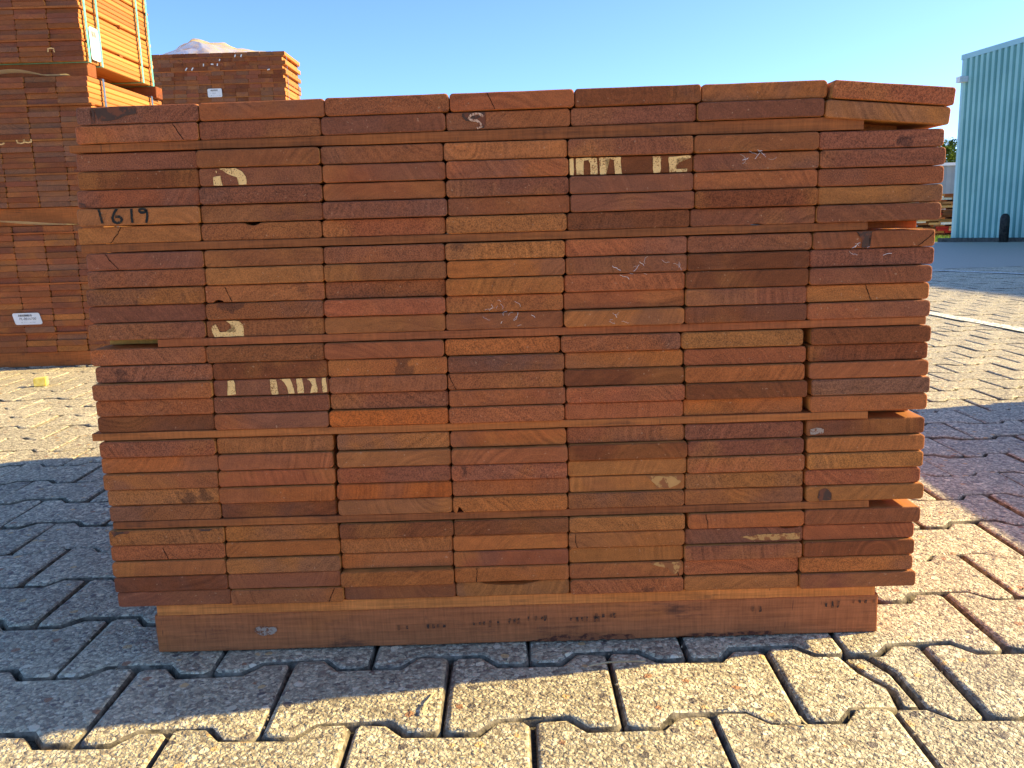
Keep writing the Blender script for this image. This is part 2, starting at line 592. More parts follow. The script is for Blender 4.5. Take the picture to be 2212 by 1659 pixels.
for k, (ol, dz, tl) in enumerate((
        ([(-.097, .074), (-.097, -.074), (-.090, -.081), (-.0625, -.081), (-.0425, -.057), (.010, -.057), (.016, -.020), (-.004, .016), (-.012, .057), (-.0425, .057), (-.0625, .081), (-.090, .081)], -.0010, .006),
        ([(-.006, .056), (.002, .018), (.021, -.020), (.016, -.056), (.035, -.056), (.036, .018), (.020, .057)], -.0050, -.02),
        ([(.024, .056), (.040, .020), (.041, -.055), (.0625, -.081), (.090, -.081), (.097, -.074), (.097, .074), (.090, .081), (.0625, .081), (.0425, .058)], -.0035, .02))):
    v, f = paver_template(50 + k, ol)
    o = mesh_obj('broken_paver', v, f, [M_PAVER, M_PEDGE], pavement, [1 if q < 2 * len(ol) else 0 for q in range(len(f))])
    for p in o.data.polygons:
        p.use_smooth = len(p.vertices) < 5
    o.location = (broken[1], broken[2], dz)
    o.rotation_euler = (tl, tl * .5, 0)
stuff_v, stuff_f = [], []
for k, (vis, xc, yc) in enumerate(cells):
    tl = rg.randrange(5)
    under = -0.60 < xc < 0.60 and -0.1 < yc < 1.2
    dz = rg.uniform(-0.0016, 0.0) if under else rg.uniform(-0.0030, 0.0012)
    tx, ty = rg.gauss(0, 0.005), rg.gauss(0, 0.004)
    rz = rg.gauss(0, 0.004)
    if under:
        tx = ty = 0.0
    dx, dy = rg.gauss(0, .0008), rg.gauss(0, .0008)
    if k < 300 and vis > 0:
        o = inst('paver', TPL_ME[tl], pavement)
        o.location = (xc + dx, yc + dy, dz)
        o.rotation_euler = (tx, ty, rz)
    else:
        v, f = TPL[tl]
        b = len(stuff_v)
        stuff_v += [(xc + dx + x, yc + dy + y, dz + z + y * tx - x * ty) for x, y, z in v]
        stuff_f += [tuple(b + i for i in q) for q in f]
o = mesh_obj('distant_pavers', stuff_v, stuff_f, [M_PAVER, M_PEDGE], pavement, [1 if q % (3 * PN + 1) < 2 * PN else 0 for q in range(len(stuff_f))])
for p in o.data.polygons:
    p.use_smooth = len(p.vertices) < 5
o['kind'] = 'stuff'


def painted_line(p0, p1, w, name='painted_line'):
    d = Vector((p1[0] - p0[0], p1[1] - p0[1]))
    L = d.length
    d.normalize()
    nrm = Vector((-d.y, d.x))
    n = int(L / 0.12)
    v, f = [], []
    for i in range(n + 1):
        t = i / n
        c = Vector(p0) + d * L * t
        a = w / 2 + random.uniform(-.006, .006)
        b = w / 2 + random.uniform(-.006, .006)
        z = gz(c.y) + 0.0035
        v += [(c.x + nrm.x * a, c.y + nrm.y * a, z), (c.x - nrm.x * b, c.y - nrm.y * b, z)]
        if i:
            k = 2 * i
            f.append((k - 2, k - 1, k + 1, k))
    return mesh_obj(name, v, f, M_WHITE_LINE, pavement)


painted_line((1.94, 6.9), (2.55, -1.2), 0.085)
painted_line((3.63, 6.9), (4.9, 4.6), 0.10)

# ------------------------------------------------------------------ warehouse on the right
wh = empty('warehouse', (11.87, 22.0, gz(22)))
WX, WY, WZ = 11.87, 22.0, gz(22)


def wall_pt(s):
    """point on the long wall, s metres from its far corner"""
    return WX + 0.129 * s, WY - 0.9916 * s


def ribbed_wall(s0, s1, ztop, name, out=0.10):
    prof = [(0.0, 0), (0.065, 0), (0.085, 1), (0.185, 1), (0.21, 0)]
    pts = []
    s = s0
    while s < s1:
        for a, o in prof[:-1]:
            if s + a <= s1:
                pts.append((s + a, o))
        s += 0.21
    pts.append((s1, 0))
    v, f = [], []
    hz = [0.0, 0.12, 0.35, 1.0]
    for i, (s, o) in enumerate(pts):
        x, y = wall_pt(s)
        zb = gz(y) + 0.02
        for k, t in enumerate(hz):
            z = zb + (ztop - zb) * t
            dent = 0.0
            if k in (0, 1) and 0.1 < s < 0.75:
                dent = 0.06 * math.sin((s - .1) / .65 * math.pi) * (1 if k == 0 else .6) * (0.6 + 0.4 * math.sin(s * 31))
            v.append((x - out * o + dent - WX, y - WY, z - WZ))
    m = len(hz)
    for i in range(len(pts) - 1):
        for k in range(m - 1):
            a = i * m + k
            f.append((a, a + m, a + m + 1, a + 1))
    return mesh_obj(name, v, f, M_TEAL, wh)


EAVE = 4.27
ribbed_wall(0.0, 4.4, EAVE, 'wall_cladding')
ribbed_wall(4.4, 18.4, 5.45, 'wall_cladding')  # unseen stretch, raised above the eave so its shadow reaches far enough left


def wh_prism(name, s0, s1, z0f, z1, depth, mat, inset=0.03):
    a, b = wall_pt(s0), wall_pt(s1)
    dx, dy = 0.9916, 0.129
    P = [(a[0] + inset, a[1]), (b[0] + inset, b[1]), (b[0] + depth * dx, b[1] + depth * dy), (a[0] + depth * dx, a[1] + depth * dy)]
    v = [(x - WX, y - WY, z0f(y) - WZ) for x, y in P] + [(x - WX, y - WY, z1 - WZ) for x, y in P]
    f = [(0, 1, 2, 3), (7, 6, 5, 4), (0, 4, 5, 1), (1, 5, 6, 2), (2, 6, 7, 3), (3, 7, 4, 0)]
    return mesh_obj(name, v, f, mat, wh)


wh_prism('rear_block', 0.01, 4.39, gz, EAVE - 0.02, 14.0, M_TEAL, 0.07)
wh_prism('unseen_front_block', 4.42, 18.38, gz, 5.43, 14.0, M_TEAL, 0.07)  # out-of-view block, extra height added to cast the long ground shadow
for s0, s1, z in ((-0.06, 4.38, EAVE), (4.40, 18.45, 5.45)):  # second strip caps the unseen raised block
    wh_prism('eave_trim', s0, s1, lambda y, zz=z: zz + 0.004, z + 0.13, 14.1, M_TEALTRIM, -0.09)
a = wall_pt(0.0)
v, f = box_vf(-0.075, 0.0, -0.09, 0.05, 0.03, EAVE - WZ)
mesh_obj('corner_trim', v, f, M_TEALTRIM, wh)
lx, ly = wall_pt(0.16)
v, f = box_vf(lx - WX - .28, lx - WX - .045, ly - WY - .1, ly - WY + .1, 3.70 - WZ, 3.84 - WZ)
mesh_obj('wall_lamp', v, f, M_LABEL, wh)
v = []
for s in (-0.2, 18.4):
    x, y = wall_pt(s)
    for dx in (-0.32, -0.06):
        for z in (-0.02, 0.10):
            v.append((x + dx - WX, y - WY, gz(y) + z - WZ))
mesh_obj('kerb', v, [(0, 1, 3, 2), (4, 6, 7, 5), (0, 4, 5, 1), (2, 3, 7, 6), (1, 5, 7, 3), (0, 2, 6, 4)], M_KERB, wh)
tag(wh, 'long teal warehouse with ribbed sheet metal walls on the right', 'warehouse')


def lathe(name, prof, mat, loc, seg=20, parent=None):
    v, f = [], []
    for r, z in prof:
        for k in range(seg):
            a = 2 * math.pi * k / seg
            v.append((r * math.cos(a), r * math.sin(a), z))
    for i in range(len(prof) - 1):
        for k in range(seg):
            l = (k + 1) % seg
            f.append((i * seg + k, i * seg + l, (i + 1) * seg + l, (i + 1) * seg + k))
    f.append(tuple(range((len(prof) - 1) * seg, len(prof) * seg)))
    f.append(tuple(reversed(range(seg))))
    o = mesh_obj(name, v, f, mat, parent, smooth=True)
    o.location = loc
    return o


bo = lathe('bollard', [(.105, 0), (.105, .50), (.100, .56), (.085, .61), (.055, .645), (.02, .66)], M_RUBBER, (11.66, 19.35, gz(19.35) - 0.003))
tag(bo, 'short black round-topped bollard in front of the teal warehouse wall', 'bollard')

# far grey shed, its trim, trees, grass
gs = empty('grey_shed', (22.0, 42.0, gz(42)))
z0 = 0.0
v, f = [], []
n = 90
for i in range(n + 1):
    x = -9 + 22 * i / n
    for z in (0.0, 3.35):
        v.append((x, -0.06 * (i % 2), z))
for i in range(n):
    f.append((2 * i, 2 * i + 2, 2 * i + 3, 2 * i + 1))
mesh_obj('wall_cladding', v, f, M_GREYSHEET, gs)
v, f = box_vf(-8.95, 12.95, 0.02, 12, 0.0, 3.33)
mesh_obj('shed_body', v, f, M_GREYSHEET, gs)
v, f = box_vf(-9.1, 13.1, -0.16, 12.1, 3.36, 3.50)
mesh_obj('roof_edge', v, f, M_LABEL, gs)
tag(gs, 'low grey metal shed far behind the lumber piles', 'shed')


def leaf_mat():
    t = NT('leaves')
    oi = t.n('NewGeometry')
    n = t.noise(oi.outputs['Position'], 0.9, 3.0)
    rnd = t.noise(oi.outputs['Position'], 14.0, 1.0)
    c = t.mix(t.ramp(n, 0.35, 0.65), s2l((52, 74, 34)), s2l((104, 122, 52)))
    c = t.scale_col(c, t.math('MULTIPLY_ADD', rnd, 0.8, 0.6))
    b = t.n('BsdfDiffuse'); t.put(b.inputs[0], c)
    tr = t.n('BsdfTranslucent'); t.put(tr.inputs[0], c)
    mx = t.n('MixShader'); mx.inputs[0].default_value = 0.35
    t.t.links.new(b.outputs[0], mx.inputs[1]); t.t.links.new(tr.outputs[0], mx.inputs[2])
    t.t.links.new(mx.outputs[0], t.out.inputs[0])
    return t.m


M_LEAF = leaf_mat()


def tree(x, y, htop, rad, seed, label):
    rg = random.Random(seed)
    zb = gz(y) - 0.02
    root = empty('tree', (x, y, zb))
    H = htop - zb
    v, f = [], []

    def limb(p0, p1, r0, r1):
        d = (p1 - p0).normalized()
        u = d.orthogonal().normalized()
        w = d.cross(u)
        b = len(v)
        for p, r in ((p0, r0), (p1, r1)):
            for k in range(7):
                a = 2 * math.pi * k / 7
                v.append(p + u * r * math.cos(a) + w * r * math.sin(a))
        for k in range(7):
            l = (k + 1) % 7
            f.append((b + k, b + l, b + 7 + l, b + 7 + k))
    base, fork = Vector((0, 0, 0)), Vector((0.1, 0, H * .45))
    limb(base, fork, .24, .17)
    tips = []
    for k in range(9):
        a = k * 2.4
        e = Vector((math.cos(a) * rad * .6, math.sin(a) * rad * .6, H * rg.uniform(.6, .88)))
        limb(fork, e, .11, .03)
        tips.append(e)
    limb(fork, Vector((0, 0, H * .92)), .15, .03)
    tips.append(Vector((0, 0, H * .9)))
    mesh_obj('trunk', v, f, M_BARK, root)
    lv, lf = [], []
    clumps = []
    for k in range(46):
        e = rg.choice(tips)
        c = e + Vector((rg.gauss(0, rad * .26), rg.gauss(0, rad * .26), rg.gauss(0, H * .06)))
        c.z = min(c.z, H - 0.35)
        clumps.append((c, rg.uniform(.3, .62)))
    for c, r in clumps:
        for _ in range(120):
            d = Vector((rg.gauss(0, 1), rg.gauss(0, 1), rg.gauss(0, 1))).normalized() * r * rg.uniform(.4, 1.0)
            p = c + d
            s = rg.uniform(.05, .10)
            u = Vector((rg.gauss(0, 1), rg.gauss(0, 1), rg.gauss(0, 1))).normalized()
            w = u.orthogonal().normalized()
            b = len(lv)
            lv += [p - u * s * 1.5, p + w * s * .7, p + u * s * 1.5, p - w * s * .7]
            lf.append((b, b + 1, b + 2, b + 3))
    mesh_obj('crown', lv, lf, M_LEAF, root)
    tag(root, label, 'tree', 'trees beyond the grey shed')


tree(33.4, 66.0, 5.75, 2.3, 3, 'leafy green tree rising just left of the teal warehouse corner')
tree(36.8, 70.0, 5.35, 2.2, 8, 'lower green tree half hidden behind the teal warehouse corner')

rg = random.Random(2)
gvv, gff = [], []
for _ in range(4200):
    x, y = rg.uniform(10.6, 15.5), rg.uniform(22.6, 25.6)
    h = rg.uniform(.05, .2)
    a = rg.uniform(0, 6.28)
    lx, ly = rg.gauss(0, .05), rg.gauss(0, .05)
    z = gz(y) - 0.006
    b = len(gvv)
    gvv += [(x - .012 * math.cos(a), y - .012 * math.sin(a), z), (x + .012 * math.cos(a), y + .012 * math.sin(a), z), (x + lx, y + ly, z + h)]
    gff.append((b, b + 1, b + 2))
gr = mesh_obj('grass', gvv, gff, M_GRASS)
gr['kind'] = 'stuff'
gr['label'] = 'sunlit strip of grass at the foot of the far lumber piles'
gr['category'] = 'grass'


# ------------------------------------------------------------------ timber packs
def profile(w, h, r, seg=3, top_pts=4, jit=0.0, rg=random, chip=None):
    """closed outline of a board end, counter-clockwise seen from the front, (x, z)"""
    pts = []

    def corner(cx, cz, a0):
        for k in range(seg + 1):
            a = a0 + (math.pi / 2) * k / seg
            pts.append((cx + r * math.cos(a), cz + r * math.sin(a)))

    def edge(x0, x1, z, which):
        us = [k / (top_pts + 1) for k in range(1, top_pts + 1)]
        if chip and chip[0] == which:
            us = sorted(us + [chip[1] + (chip[2] - chip[1]) * q for q in (0, .12, .3, .5, .68, .85, 1)], )
            if which == 't':
                us = sorted(us, reverse=False)
        seq = us if x1 > x0 else sorted(us, reverse=True)
        for u in seq:
            x = u * w
            if x < r or x > w - r:
                continue
            zz = z
            if jit:
                zz += (-1 if which == 't' else 1) * rg.uniform(0, jit)
            if chip and chip[0] == which and chip[1] <= u <= chip[2]:
                q = (u - chip[1]) / (chip[2] - chip[1])
                dep = chip[3] * (math.sin(q * math.pi) ** .7) * rg.uniform(.8, 1.15)
                zz += -dep if which == 't' else dep
            pts.append((x, zz))
    corner(r, r, math.pi)
    edge(0, 1, 0.0, 'b')
    corner(w - r, r, -math.pi / 2)
    corner(w - r, h - r, 0)
    edge(1, 0, h, 't')
    corner(r, h - r, math.pi / 2)
    return pts


def board_mesh(name, pts, L, chamfer=0.0006):
    n = len(pts)
    cx = sum(p[0] for p in pts) / n
    cz = sum(p[1] for p in pts) / n
    w = max(p[0] for p in pts)
    h = max(p[1] for p in pts)
    kx, kz = 1 - 2 * chamfer / w, 1 - 2 * chamfer / h
    v = [((x - cx) * kx + cx, 0.0, (z - cz) * kz + cz) for x, z in pts]
    v += [(x, chamfer, z) for x, z in pts]
    v += [(x, L, z) for x, z in pts]
    f = [tuple(range(n))]
    mi = [0]
    for k in range(2):
        for i in range(n):
            j = (i + 1) % n
            f.append((k * n + j, k * n + i, (k + 1) * n + i, (k + 1) * n + j))
            mi.append(0 if k == 0 else 1)
    f.append(tuple(reversed(range(2 * n, 3 * n))))
    mi.append(0)
    me = bpy.data.meshes.new(name)
    me.from_pydata(v, [], f)
    me.materials.append(M_END)
    me.materials.append(M_SIDE)
    for p, i in zip(me.polygons, mi):
        p.material_index = i
    me.update()
    return me


def pack(label, xr, yf, z0, ncol, nrow, bw, bh, L, every, sth, hues, group=None, straps=(), strap_mat=None, seed=1, jx=0.004, first=None, jit_last=0.0):
    rg = random.Random(seed)
    W = ncol * bw
    root = empty('timber_pack', (xr - W, yf, z0))
    meshes = [board_mesh('board', profile(bw - .0022, bh - .0006, min(.004, bh * .16), 1, 0), L + q) for q in (-.004, 0.0, .005)]
    sv = box_vf(0, W + .004, 0, .028, 0, sth - .0006)
    sme = bpy.data.meshes.new('spacer_batten')
    sme.from_pydata(*(sv[0], [], sv[1]))
    sme.materials.append(M_BATTEN)
    z = 0.0
    cnt = first if first is not None else every
    for r in range(nrow):
        sh = rg.uniform(-jx, jx)
        for c in range(ncol):
            o = inst('board', rg.choice(meshes), root)
            o.location = (c * bw + sh + rg.uniform(-.0008, .0008), rg.uniform(-.006, .006), z)
            o.color = tuple(x for x in wood_col_rg(rg.choice(hues), rg))
        z += bh
        cnt -= 1
        if cnt == 0 and r < nrow - 1:
            for yy in (-0.0055, L * .5, L - .035):
                o = inst('spacer_batten', sme, root)
                o.location = (rg.uniform(-.012, .008), yy, z)
                o.color = wood_col_rg(rg.choice('oto'), rg)
            z += sth
            cnt = every
    for sy in straps:
        t, w = .0015, .016
        x0, x1 = -.012, W + .008
        loop = [(x0, -t), (x1, -t), (x1, z + t), (x0, z + t)]
        loop2 = [(x0 - t, -2 * t), (x1 + t, -2 * t), (x1 + t, z + 2 * t), (x0 - t, z + 2 * t)]
        v, f = [], []
        for yy in (sy - w / 2, sy + w / 2):
            v += [(a, yy, b) for a, b in loop] + [(a, yy, b) for a, b in loop2]
        for i in range(4):
            j = (i + 1) % 4
            f += [(4 + i, 4 + j, 12 + j, 12 + i), (i, 8 + i, 8 + j, j), (i, j, 4 + j, 4 + i), (8 + i, 12 + i, 12 + j, 8 + j)]
        mesh_obj('strap', v, f, strap_mat, root)
    tag(root, label, 'timber pack', group)
    return root, z, W


def wood_col_rg(k, rg, j=0.16):
    c = pal(k)
    f = 1 + rg.uniform(-j, j)
    return tuple(v * f * k_ * (1 + rg.uniform(-.05, .05)) for v, k_ in zip(c, KALB)) + (1.0,)


def bearer(x0, x1, y0, y1, z0, z1, label, k='r', group=None):
    o = bev_box('bearer_beam', x0, x1, y0, y1, z0, z1, .003, M_BEARER)
    o.color = wood_col(k)
    tag(o, label, 'beam', group)
    return o


def text_mesh(name, s, size, mat, parent, loc, rot=(R(90), 0, 0)):
    cu = bpy.data.curves.new('lettering', 'FONT')
    cu.body = s
    cu.size = size
    cu.resolution_u = 2
    tmp = bpy.data.objects.new('lettering', cu)
    col.objects.link(tmp)
    dg = bpy.context.evaluated_depsgraph_get()
    me = bpy.data.meshes.new_from_object(tmp.evaluated_get(dg))
    bpy.data.objects.remove(tmp)
    me.materials.clear()
    me.materials.append(mat)
    o = inst(name, me, parent)
    o.location = loc
    o.rotation_euler = rot
    return o


def paper_label(parent, x, y, z, w, h, text, rz=0.0, slant=0.0):
    """white label with a barcode, stuck on a pack; local frame: x right, z up, -y out"""
    r = min(w, h) * .16
    pts = []
    for cx, cz, a0 in ((r, r, math.pi), (w - r, r, -math.pi / 2), (w - r, h - r, 0), (r, h - r, math.pi / 2)):
        for k in range(4):
            a = a0 + math.pi / 2 * k / 3
            pts.append((cx + r * math.cos(a) - slant * (cz / h), cz + r * math.sin(a)))
    n = len(pts)
    v = [(a, 0, b) for a, b in pts] + [(a, .0012, b) for a, b in pts]
    f = [tuple(range(n))] + [(i, n + i, n + (i + 1) % n, (i + 1) % n) for i in range(n)]
    lab = mesh_obj('label', v, f, M_LABEL, parent)
    lab.location = (x, y, z)
    lab.rotation_euler = (0, 0, rz)
    rg = random.Random(int(w * 1e4) + 3)
    v, f = [], []
    q = w * .22
    while q < w * .70:
        bwid = rg.uniform(.004, .018) * w
        b = len(v)
        v += [(q - slant * .8, -.0006, h * .70), (q + bwid - slant * .8, -.0006, h * .70), (q + bwid - slant * .9, -.0006, h * .88), (q - slant * .9, -.0006, h * .88)]
        f.append((b, b + 1, b + 2, b + 3))
        q += bwid + rg.uniform(.006, .014) * w
    bc = mesh_obj('barcode', v, f, M_INK, lab)
    bc['kind'] = 'stuff'
    if text:
        text_mesh('lettering', text, h * .30, M_INK, lab, (w * .20 - slant * .4, -.0006, h * .40))
        text_mesh('lettering', 'o   - -       --- -----', h * .17, M_INK, lab, (w * .22, -.0006, h * .16))
    return lab


def flat_shape(name, polys, mat, parent, yo=-.0007):
    """thin paint film pieces on the -y face of parent, polys in local (x, z)"""
    v, f = [], []
    for p in polys:
        b = len(v)
        v += [(x, yo, z) for x, z in p]
        f.append(tuple(range(b, b + len(p))))
    o = mesh_obj(name, v, f, mat, parent)
    return o


def ribbon(pts, w, jit=0.15, rg=random):
    """stroke along pts as quads"""
    out = []
    P = [Vector(p) for p in pts]
    L, Rr = [], []
    for i, p in enumerate(P):
        d = (P[min(i + 1, len(P) - 1)] - P[max(i - 1, 0)]).normalized()
        nn = Vector((-d.y, d.x))
        a = w / 2 * (1 + rg.uniform(-jit, jit))
        b = w / 2 * (1 + rg.uniform(-jit, jit))
        L.append(p + nn * a)
        Rr.append(p - nn * b)
    for i in range(len(P) - 1):
        out.append([tuple(Rr[i]), tuple(Rr[i + 1]), tuple(L[i + 1]), tuple(L[i])])
    return out


# --- tall pile at the left: three packs on bearers
TX, TY, TL = -1.630, 2.50, 0.68
GT = 'packs of the tall pile at the left'
TW = 7 * .1255
for i, (yy, k) in enumerate(((TY + .0, 'o'), (TY + TL - .09, 'r'))):
    bearer(TX - TW + .03, TX + .0, yy, yy + .085, -.001, .060, ['reddish bearer beam on the paving under the front of the left pile', 'bearer beam on the paving under the rear of the left pile'][i], k, 'bearers of the left pile')
p3, h3, w3 = pack('lowest pack of the left pile with a white barcode label, timber ends facing us', TX, TY, .0605, 7, 20, .1255, .0245, TL, 8, .008, 'rbbppgbt', GT, (.10, .56), M_STRAP_B, 4, first=3, jx=.0012)
paper_label(p3, TX - .408 - (TX - w3) + .0, -.0085, .199 - .0605 - .022, .112, .048, 'PL-0016700', slant=.012)
zz = .0605 + h3
for i, (yy, k) in enumerate(((TY + .01, 'o'), (TY + TL - .10, 't'))):
    bearer(TX - TW + .02, TX + .01, yy, yy + .085, zz + .0008, zz + .073, ['orange bearer beam between the lowest and middle packs of the left pile, front', 'bearer beam between the lowest and middle packs of the left pile, rear'][i], k, 'bearers of the left pile')
z2 = zz + .0745
p2, h2, w2 = pack('middle pack of the left pile with a dark blue strap on its sunlit side', TX, TY, z2, 7, 23, .1255, .0207, TL + .06, 6, .008, 'bbpgggdb', GT, (.115, .60), M_STRAP_B, 7, first=6, jx=.0012)
zz = z2 + h2
for i, (yy, k) in enumerate(((TY + .02, 'b'), (TY + TL - .05, 'd'))):
    bearer(TX - TW + .02, TX + [-.005, .02][i], yy, yy + .075, zz + .0008, zz + .052, ['brown bearer beam under the topmost pack of the left pile, front', 'brown bearer beam under the topmost pack of the left pile, rear'][i], k, 'bearers of the left pile')
z1 = zz + .054
p1, h1, w1 = pack('topmost pack of the left pile with teal straps and a white side label', TX, TY - .01, z1, 7, 26, .1255, .0186, TL, 6, .008, 'pbpgpbgd', GT, (.03, .135, .535, .645), M_STRAP_T, 9, first=4, jx=.0012)
lab = paper_label(p1, w1 + .0105, .045, .012, .078, .125, '', rz=R(90))
# paint fragments on pack ends
gl = lambda x0, z0, pts, w: ribbon([(x0 + a, z0 + b) for a, b in pts], w)
U = [(-.015, .0), (-.013, -.011), (0.0, -.014), (.013, -.011), (.013, .0)]
N = [(-.012, -.006), (-.011, .006), (.0, .008), (.011, .006), (.012, -.008)]
k2x = lambda X: X - (TX - w2)
for q in (gl(k2x(-1.998), .905 - z2, [(-.012, .004), (-.013, -.006), (0, -.009), (.012, -.004)], .0055), gl(k2x(-1.921), .912 - z2, U, .0055), gl(k2x(-1.892), .914 - z2, U, .0055)):
    flat_shape('paint_mark', q, M_CREAM, p2, -.0068)
flat_shape('paint_mark', gl(-1.752 - (TX - w1), .039, N, .005), M_CREAM, p1, -.0068)


def film(name, x0, x1, y0, y1, zf, nx, ny, seed, amp, label, loc, crisp=False):
    v, f = [], []
    for j in range(ny + 1):
        for i in range(nx + 1):
            u, w = i / nx, j / ny
            x = x0 + (x1 - x0) * u
            y = y0 + (y1 - y0) * w
            q = Vector((x * 5, y * 5, seed))
            n = mnoise.noise(q) * .6 + abs(mnoise.noise(q * 2.3)) * .5
            z = zf(u, w) + amp * n * (1 if 0 < j < ny else .3) * min(1.0, zf(u, w) / (amp * 2) + .1)
            if crisp:
                z += amp * 0.8 * (abs(mnoise.noise(q * 1.5 + Vector((9, 2, 4)))) - .25) * min(1.0, z / .08)
            n2 = mnoise.noise_vector(q * 1.7)
            v.append((x + n2.x * amp * .8, y + n2.y * amp * .8, max(z, 0.0015)))
    for j in range(ny):
        for i in range(nx):
            a = j * (nx + 1) + i
            f.append((a, a + 1, a + nx + 2, a + nx + 1))
    o = mesh_obj(name, v, f, M_FILM, None, smooth=True)
    o.location = loc
    tag(o, label, 'plastic film')
    return o


film('plastic_film', -.40, -.07, -.022, .012, lambda u, w: (.024 * math.sin(math.pi * min(1, u * 1.25 + .1)) + .003) * (1 - .35 * w), 30, 4, 5, .006, 'crumpled clear film on top of the middle pack of the left pile', (TX, TY + .002, z2 + h2 + .001))
film('plastic_film', -.62, .0, -.024, .006, lambda u, w: .012 + .012 * math.sin(u * 5.0 + w), 40, 4, 7, .010, 'white film strip under the middle pack of the left pile', (TX, TY + .0, .0605 + h3 + .001))

# --- far pile behind, its top pack showing over the near stack
FX, FY = -2.50, 9.30
GF = 'packs of the far pile'
zc = gz(9.3)
fz = zc
for lvl in range(3):
    for i, yy in enumerate((FY + .05, FY + .58)):
        bearer(FX - 11 * .1425, FX, yy, yy + .09, fz - (.001 if lvl == 0 else -.0008), fz + .085, 'bearer beam under the %s pack of the far pile, %s' % (['lowest', 'middle', 'top'][lvl], ['front', 'rear'][i]), 'o', 'bearers of the far pile')
    fz += .087
    nr = [16, 16, 16][lvl]
    pk, hh, ww = pack(['lowest pack of the far pile, hidden behind the near stack', 'middle pack of the far pile, hidden behind the near stack', 'top pack of the far pile with a white label, crumpled film on it'][lvl],
                      FX, FY, fz, 11, nr, .1425, .0445, .74, [3, 3, 3][lvl], .012, 'bgppgd', GF, (.10, .62), M_STRAP_B, 20 + lvl, jx=.02)
    fz += hh + .001
print('far pile top', fz, 'want 2.5; pack h', hh)
paper_label(pk, -3.40 - (FX - ww), -.009, 2.045 - (fz - hh - .001), .165, .095, '- -----')
# paint dashes on its ends
rgm = random.Random(4)
pol = []
for X, Z, dx, dz in ((-3.62, 2.36, .02, .03), (-3.55, 2.36, .02, .03), (-3.42, 2.40, .004, .03), (-3.32, 2.405, .03, .0), (-3.26, 2.40, .004, .025), (-3.05, 2.49, .012, .028), (-2.98, 2.49, .012, .028), (-2.68, 2.33, .03, .004), (-3.23, 2.45, .01, .02)):
    x, z = X - (FX - ww), Z - (fz - hh - .001)
    flat_shape('paint_mark', ribbon([(x - dx / 2, z - dz / 2), (x, z + .003), (x + dx / 2, z + dz / 2)], .013, rg=rgm), M_LABEL, pk, -.0075)


def tent(u, w):
    a = max(0, 1 - abs(u - .30) / (.30 if u < .30 else .72))
    return (.006 + .19 * a ** 1.15) * (0.35 + .65 * math.sin(math.pi * min(1, w * .8 + .2)))


film('plastic_film', -1.42, -.22, .02, .60, tent, 34, 16, 12, .055, 'crumpled pale plastic sheet lying on top of the far pile', (FX, FY + .03, fz + .001), crisp=True)

# --- stack standing just out of view at the right, whose shadow crosses the paving
pack('pack of boards standing on the paving right of the near stack', 3.17, 0.26, .0525, 7, 28, .147, .0208, 1.16, 5, .010, 'prbotd', None, (), None, 31)
bearer(2.18, 3.14, .27, .36, -.001, .0522, 'bearer beam under the front of the pack right of the near stack', 'r', 'bearers of the right pack')
bearer(2.18, 3.14, 1.30, 1.39, -.001, .0522, 'bearer beam under the rear of the pack right of the near stack', 'r', 'bearers of the right pack')

# --- far lumber piles seen in the gap beside the warehouse
def far_pile(x, y, rows, seed, label):
    rg = random.Random(seed)
    root = empty('lumber_pile', (x, y, gz(y) - .006))
    z = 0.0
    for r in range(rows):
        h = rg.choice((.05, .07, .1))
        if r % 3 == 2:
            for q in range(3):
                v, f = box_vf(q * .9, q * .9 + .1, .02, .9, z, z + .06)
                o = mesh_obj('spacer_batten', v, f, M_BATTEN, root)
                o.color = wood_col_rg('b', rg)
            z += .0605
        x0 = rg.uniform(-.15, .1)
        for q in range(5):
            w = rg.uniform(.34, .46)
            v, f = box_vf(x0, x0 + w - .01, rg.uniform(-.08, .08), .95, z, z + h - .002)
            t = rg.random()
            o = mesh_obj('plank', v, f, M_BATTEN if t < .72 else (M_LABEL if t < .88 else M_RED), root)
            o.color = (*s2l(rg.choice(((196, 140, 82), (150, 96, 58), (214, 168, 108), (110, 72, 50), (176, 128, 84)))), 1)
            x0 += w
        z += h
    tag(root, label, 'lumber pile', 'far lumber piles')


M_RED = mat_noise('red_wrap', (170, 44, 40), (196, 70, 60), 5.0, 0.6)
far_pile(12.75, 27.0, 17, 3, 'far mixed lumber pile visible beside the teal warehouse corner')
far_pile(14.75, 28.6, 15, 6, 'far lumber pile partly behind the teal warehouse corner')

